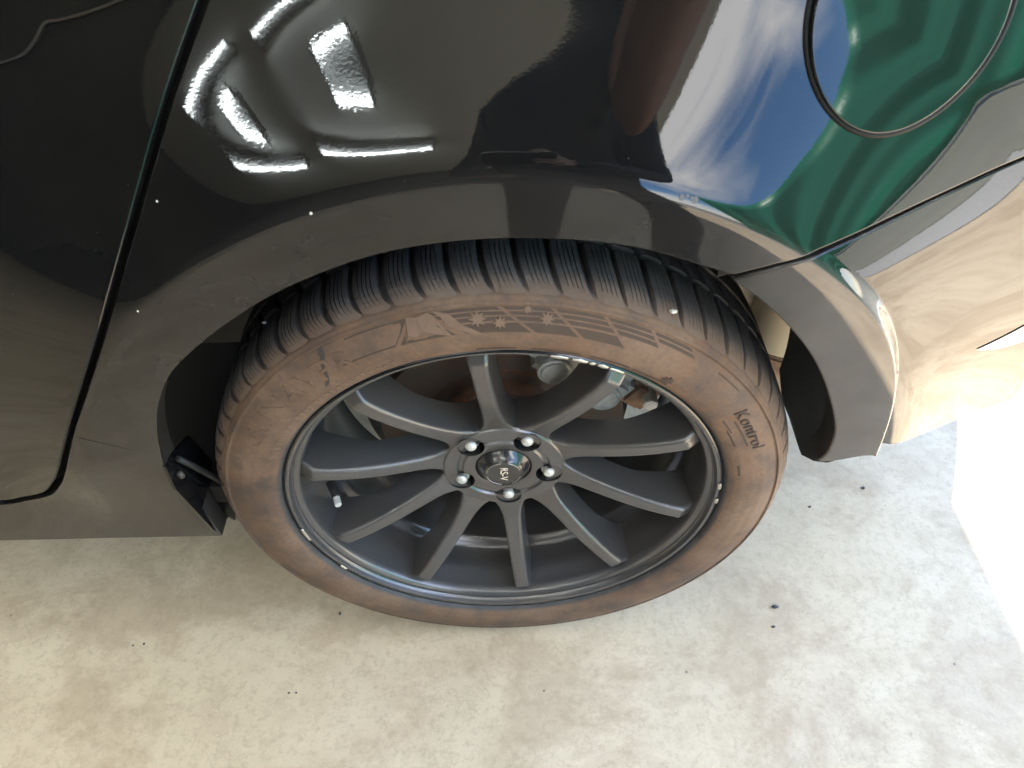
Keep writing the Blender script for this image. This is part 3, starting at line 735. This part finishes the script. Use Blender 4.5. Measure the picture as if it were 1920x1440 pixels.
for t_ in (-.036, .036): cyl('caliper_piston_boss', at(.140, t_, .083), at(.140, t_, .074), .021, .018, cal_m, brake, 28, .003)
box('caliper_bracket', at(.152, -.086, .112), (.042, .034, .040), cal_rust, brake, .007, Rm, 2)
box('caliper_bracket', at(.152, .086, .112), (.042, .034, .040), cal_rust, brake, .007, Rm, 2)
for t_ in (-.092, .092): cyl('caliper_bolt', at(.160, t_, .104), at(.160, t_, .082), .0095, .0095, chrome, brake, 6, .001)
box('pad_plate', at(.128, -.02, .110), (.018, .012, .11), hat_m, brake, .002, Rm)
tube('brake_hose', [at(.17, -.06, .12), at(.19, -.08, .13), at(.20, -.10, .16), at(.18, -.13, .19)], .005, liner_m, brake)
cyl('damper', (.10, .20, .20), (.13, .22, .60), .028, .028, steel_dark, car, 20)
box('suspension_arm', (.05, .30, .30), (.07, .30, .04), steel_dark, car, .01)
tube('axle_tube', [(0, .15, TR), (0, .5, TR)], .05, steel_dark, car, 18)

# ------------------------------------------------------------------ grit on floor and tyre
def pebble(loc, s, mat, label, group=None, seed=0):
    rnd = random.Random(seed); bm = bmesh.new(); bmesh.ops.create_icosphere(bm, subdivisions=1, radius=1)
    for q in bm.verts: q.co *= rnd.uniform(.7, 1.15)
    bmesh.ops.scale(bm, vec=(s*rnd.uniform(.8, 1.4), s*rnd.uniform(.7, 1.1), s*.5), verts=bm.verts)
    o = bm_obj('pebble', bm, mat, None, True, loc); tag(o, label, 'pebble', group); return o
pebble((.398, .026, ZF+.0018), .0048, pebble_m, 'dark stone chip on the concrete right of the tyre', None, 3)
spots = [(.388, -.005, .003), (-.245, .030, .0028), (-.52, -.01, .0022), (-.535, -.012, .0018), (.50, .20, .003), (.60, .235, .0035), (-.30, -.085, .002), (-.29, -.085, .0018), (.47, .28, .002), (.05, -.09, .0016)]
for i, (x, y, s) in enumerate(spots):
    pebble((x, y, ZF+s*.4), s, pebble_m, 'tiny dark grit crumb on the beige concrete floor', 'grit crumbs on the floor', 10+i)
pebble((.1525, .006, TR+.282), .0035, pebble_w, 'white stone chip stuck in the tyre shoulder groove', None, 5)
pebble((-.2295, .055, TR+.2325), .0022, pebble_w, 'small white fleck on the tread by the wheel arch', None, 6)

# ------------------------------------------------------------------ the photographer, mirrored in the paint
def skin_body(name, nodes, edges, mat, root=0, sub=2):
    me = bpy.data.meshes.new(name); me.from_pydata([n[0] for n in nodes], edges, []); o = bpy.data.objects.new(name, me); C.objects.link(o)
    md = o.modifiers.new('skin', 'SKIN'); md.use_smooth_shade = True
    for i, n in enumerate(nodes):
        q = me.skin_vertices[0].data[i]; q.radius = n[1] if isinstance(n[1], tuple) else (n[1], n[1]); q.use_root = (i == root)
    s_ = o.modifiers.new('sub', 'SUBSURF'); s_.levels = sub; s_.render_levels = sub
    bpy.context.view_layer.update()
    m2 = bpy.data.meshes.new_from_object(o.evaluated_get(bpy.context.evaluated_depsgraph_get())); o.modifiers.clear(); o.data = m2
    m2.materials.clear(); m2.materials.append(mat); m2.polygons.foreach_set('use_smooth', [True]*len(m2.polygons)); return o
px, py = .19, -.98
nodes = [((px, py, .95), (.18, .13)), ((px, py+.04, 1.15), (.20, .12)), ((px, py+.13, 1.34), (.22, .11)), ((px+.04, py+.21, 1.40), (.09, .08)), ((px+.10, py+.28, 1.36), .052),
         ((px+.21, py+.15, 1.39), .07), ((px+.28, py+.17, 1.14), .052), ((px+.06, py+.37, 1.08), .042), ((px-.02, py+.405, 1.07), (.030, .020)),
         ((px-.21, py+.15, 1.39), .07), ((px-.27, py+.12, 1.14), .052), ((px-.26, py+.20, .92), .042), ((px-.25, py+.24, .84), (.030, .020)),
         ((px+.10, py, .86), .10), ((px+.12, py+.03, .50), .068), ((px+.13, py-.01, .09), .045), ((px+.15, py+.14, .035), .034),
         ((px-.10, py, .86), .10), ((px-.12, py+.03, .50), .068), ((px-.13, py-.01, .09), .045), ((px-.15, py+.14, .035), .034)]
edges = [(0, 1), (1, 2), (2, 3), (3, 4), (2, 5), (5, 6), (6, 7), (7, 8), (2, 9), (9, 10), (10, 11), (11, 12), (0, 13), (13, 14), (14, 15), (15, 16), (0, 17), (17, 18), (18, 19), (19, 20)]
person = skin_body('person', nodes, edges, cloth_m)
tag(person, 'person in dark clothes holding a phone in the right hand, mirrored in the black paint', 'person')
def part_blob(name, c, s, mat, bulge=None):
    bm = bmesh.new(); bmesh.ops.create_uvsphere(bm, u_segments=28, v_segments=20, radius=1)
    for q in bm.verts:
        x, y, z = q.co
        if bulge: x, y, z = bulge(x, y, z)
        q.co = (x*s[0], y*s[1], z*s[2])
    bmesh.ops.translate(bm, vec=c, verts=bm.verts); return bm_obj(name, bm, mat, person, True)
hc = (px+.16, py+.37, 1.33)
def headf(x, y, z):
    if z < -.2: x *= 1+.35*(z+.2); y *= 1+.12*(z+.2)
    if y > .6 and abs(x) < .25 and -.35 < z < .1: y += .18*(1-abs(x)/.25)*(.1-z)
    return x, y, z
part_blob('head', hc, (.078, .098, .118), skin_m, headf)
part_blob('hair', (hc[0], hc[1]-.018, hc[2]+.028), (.083, .095, .105), hair_m, lambda x, y, z: (x, y*(.75 if (y > 0 and z < .35) else 1), max(z, -.75)))
for sx_ in (-1, 1):
    part_blob('ear', (hc[0]+sx_*.078, hc[1]-.005, hc[2]-.01), (.012, .022, .032), skin_m)
    part_blob('eye', (hc[0]+sx_*.030, hc[1]+.086, hc[2]+.008), (.012, .009, .009), hair_m)
part_blob('mouth', (hc[0], hc[1]+.085, hc[2]-.062), (.024, .008, .005), hair_m)
def hand(wx, wy, wz, sgn):
    nd = [((wx, wy, wz), (.026, .016)), ((wx-sgn*.03, wy+.045, wz+.01), (.030, .014))]; ed = [(0, 1)]
    for k in range(4):
        l = (.9, 1.0, .95, .78)[k]; zz = wz+.035-.02*k; b = len(nd)
        nd += [((wx-sgn*.045, wy+.055, zz), .0095), ((wx-sgn*(.045+.03*l), wy+.062, zz+.002), .009), ((wx-sgn*(.045+.052*l), wy+.050, zz), .0078)]
        ed += [(1, b), (b, b+1), (b+1, b+2)]
    b = len(nd); nd += [((wx-sgn*.02, wy+.055, wz-.025), .0105), ((wx-sgn*.045, wy+.045, wz-.032), .009)]; ed += [(0, b), (b, b+1)]
    h = skin_body('hand', nd, ed, skin_m, 0, 1); h.parent = person; return h
hand(px-.035, py+.41, 1.07, 1); hand(px-.25, py+.25, .83, -1)
pc = Vector((-.00019, -.50211, 1.0535))-f*.016+rr*.045
phone = box('phone', pc, (.155, .009, .075), gloss_black, None, .003, Matrix.Rotation(-pit, 3, 'X')); tag(phone, 'black phone held level in one hand, mirrored in the black paint', 'phone')
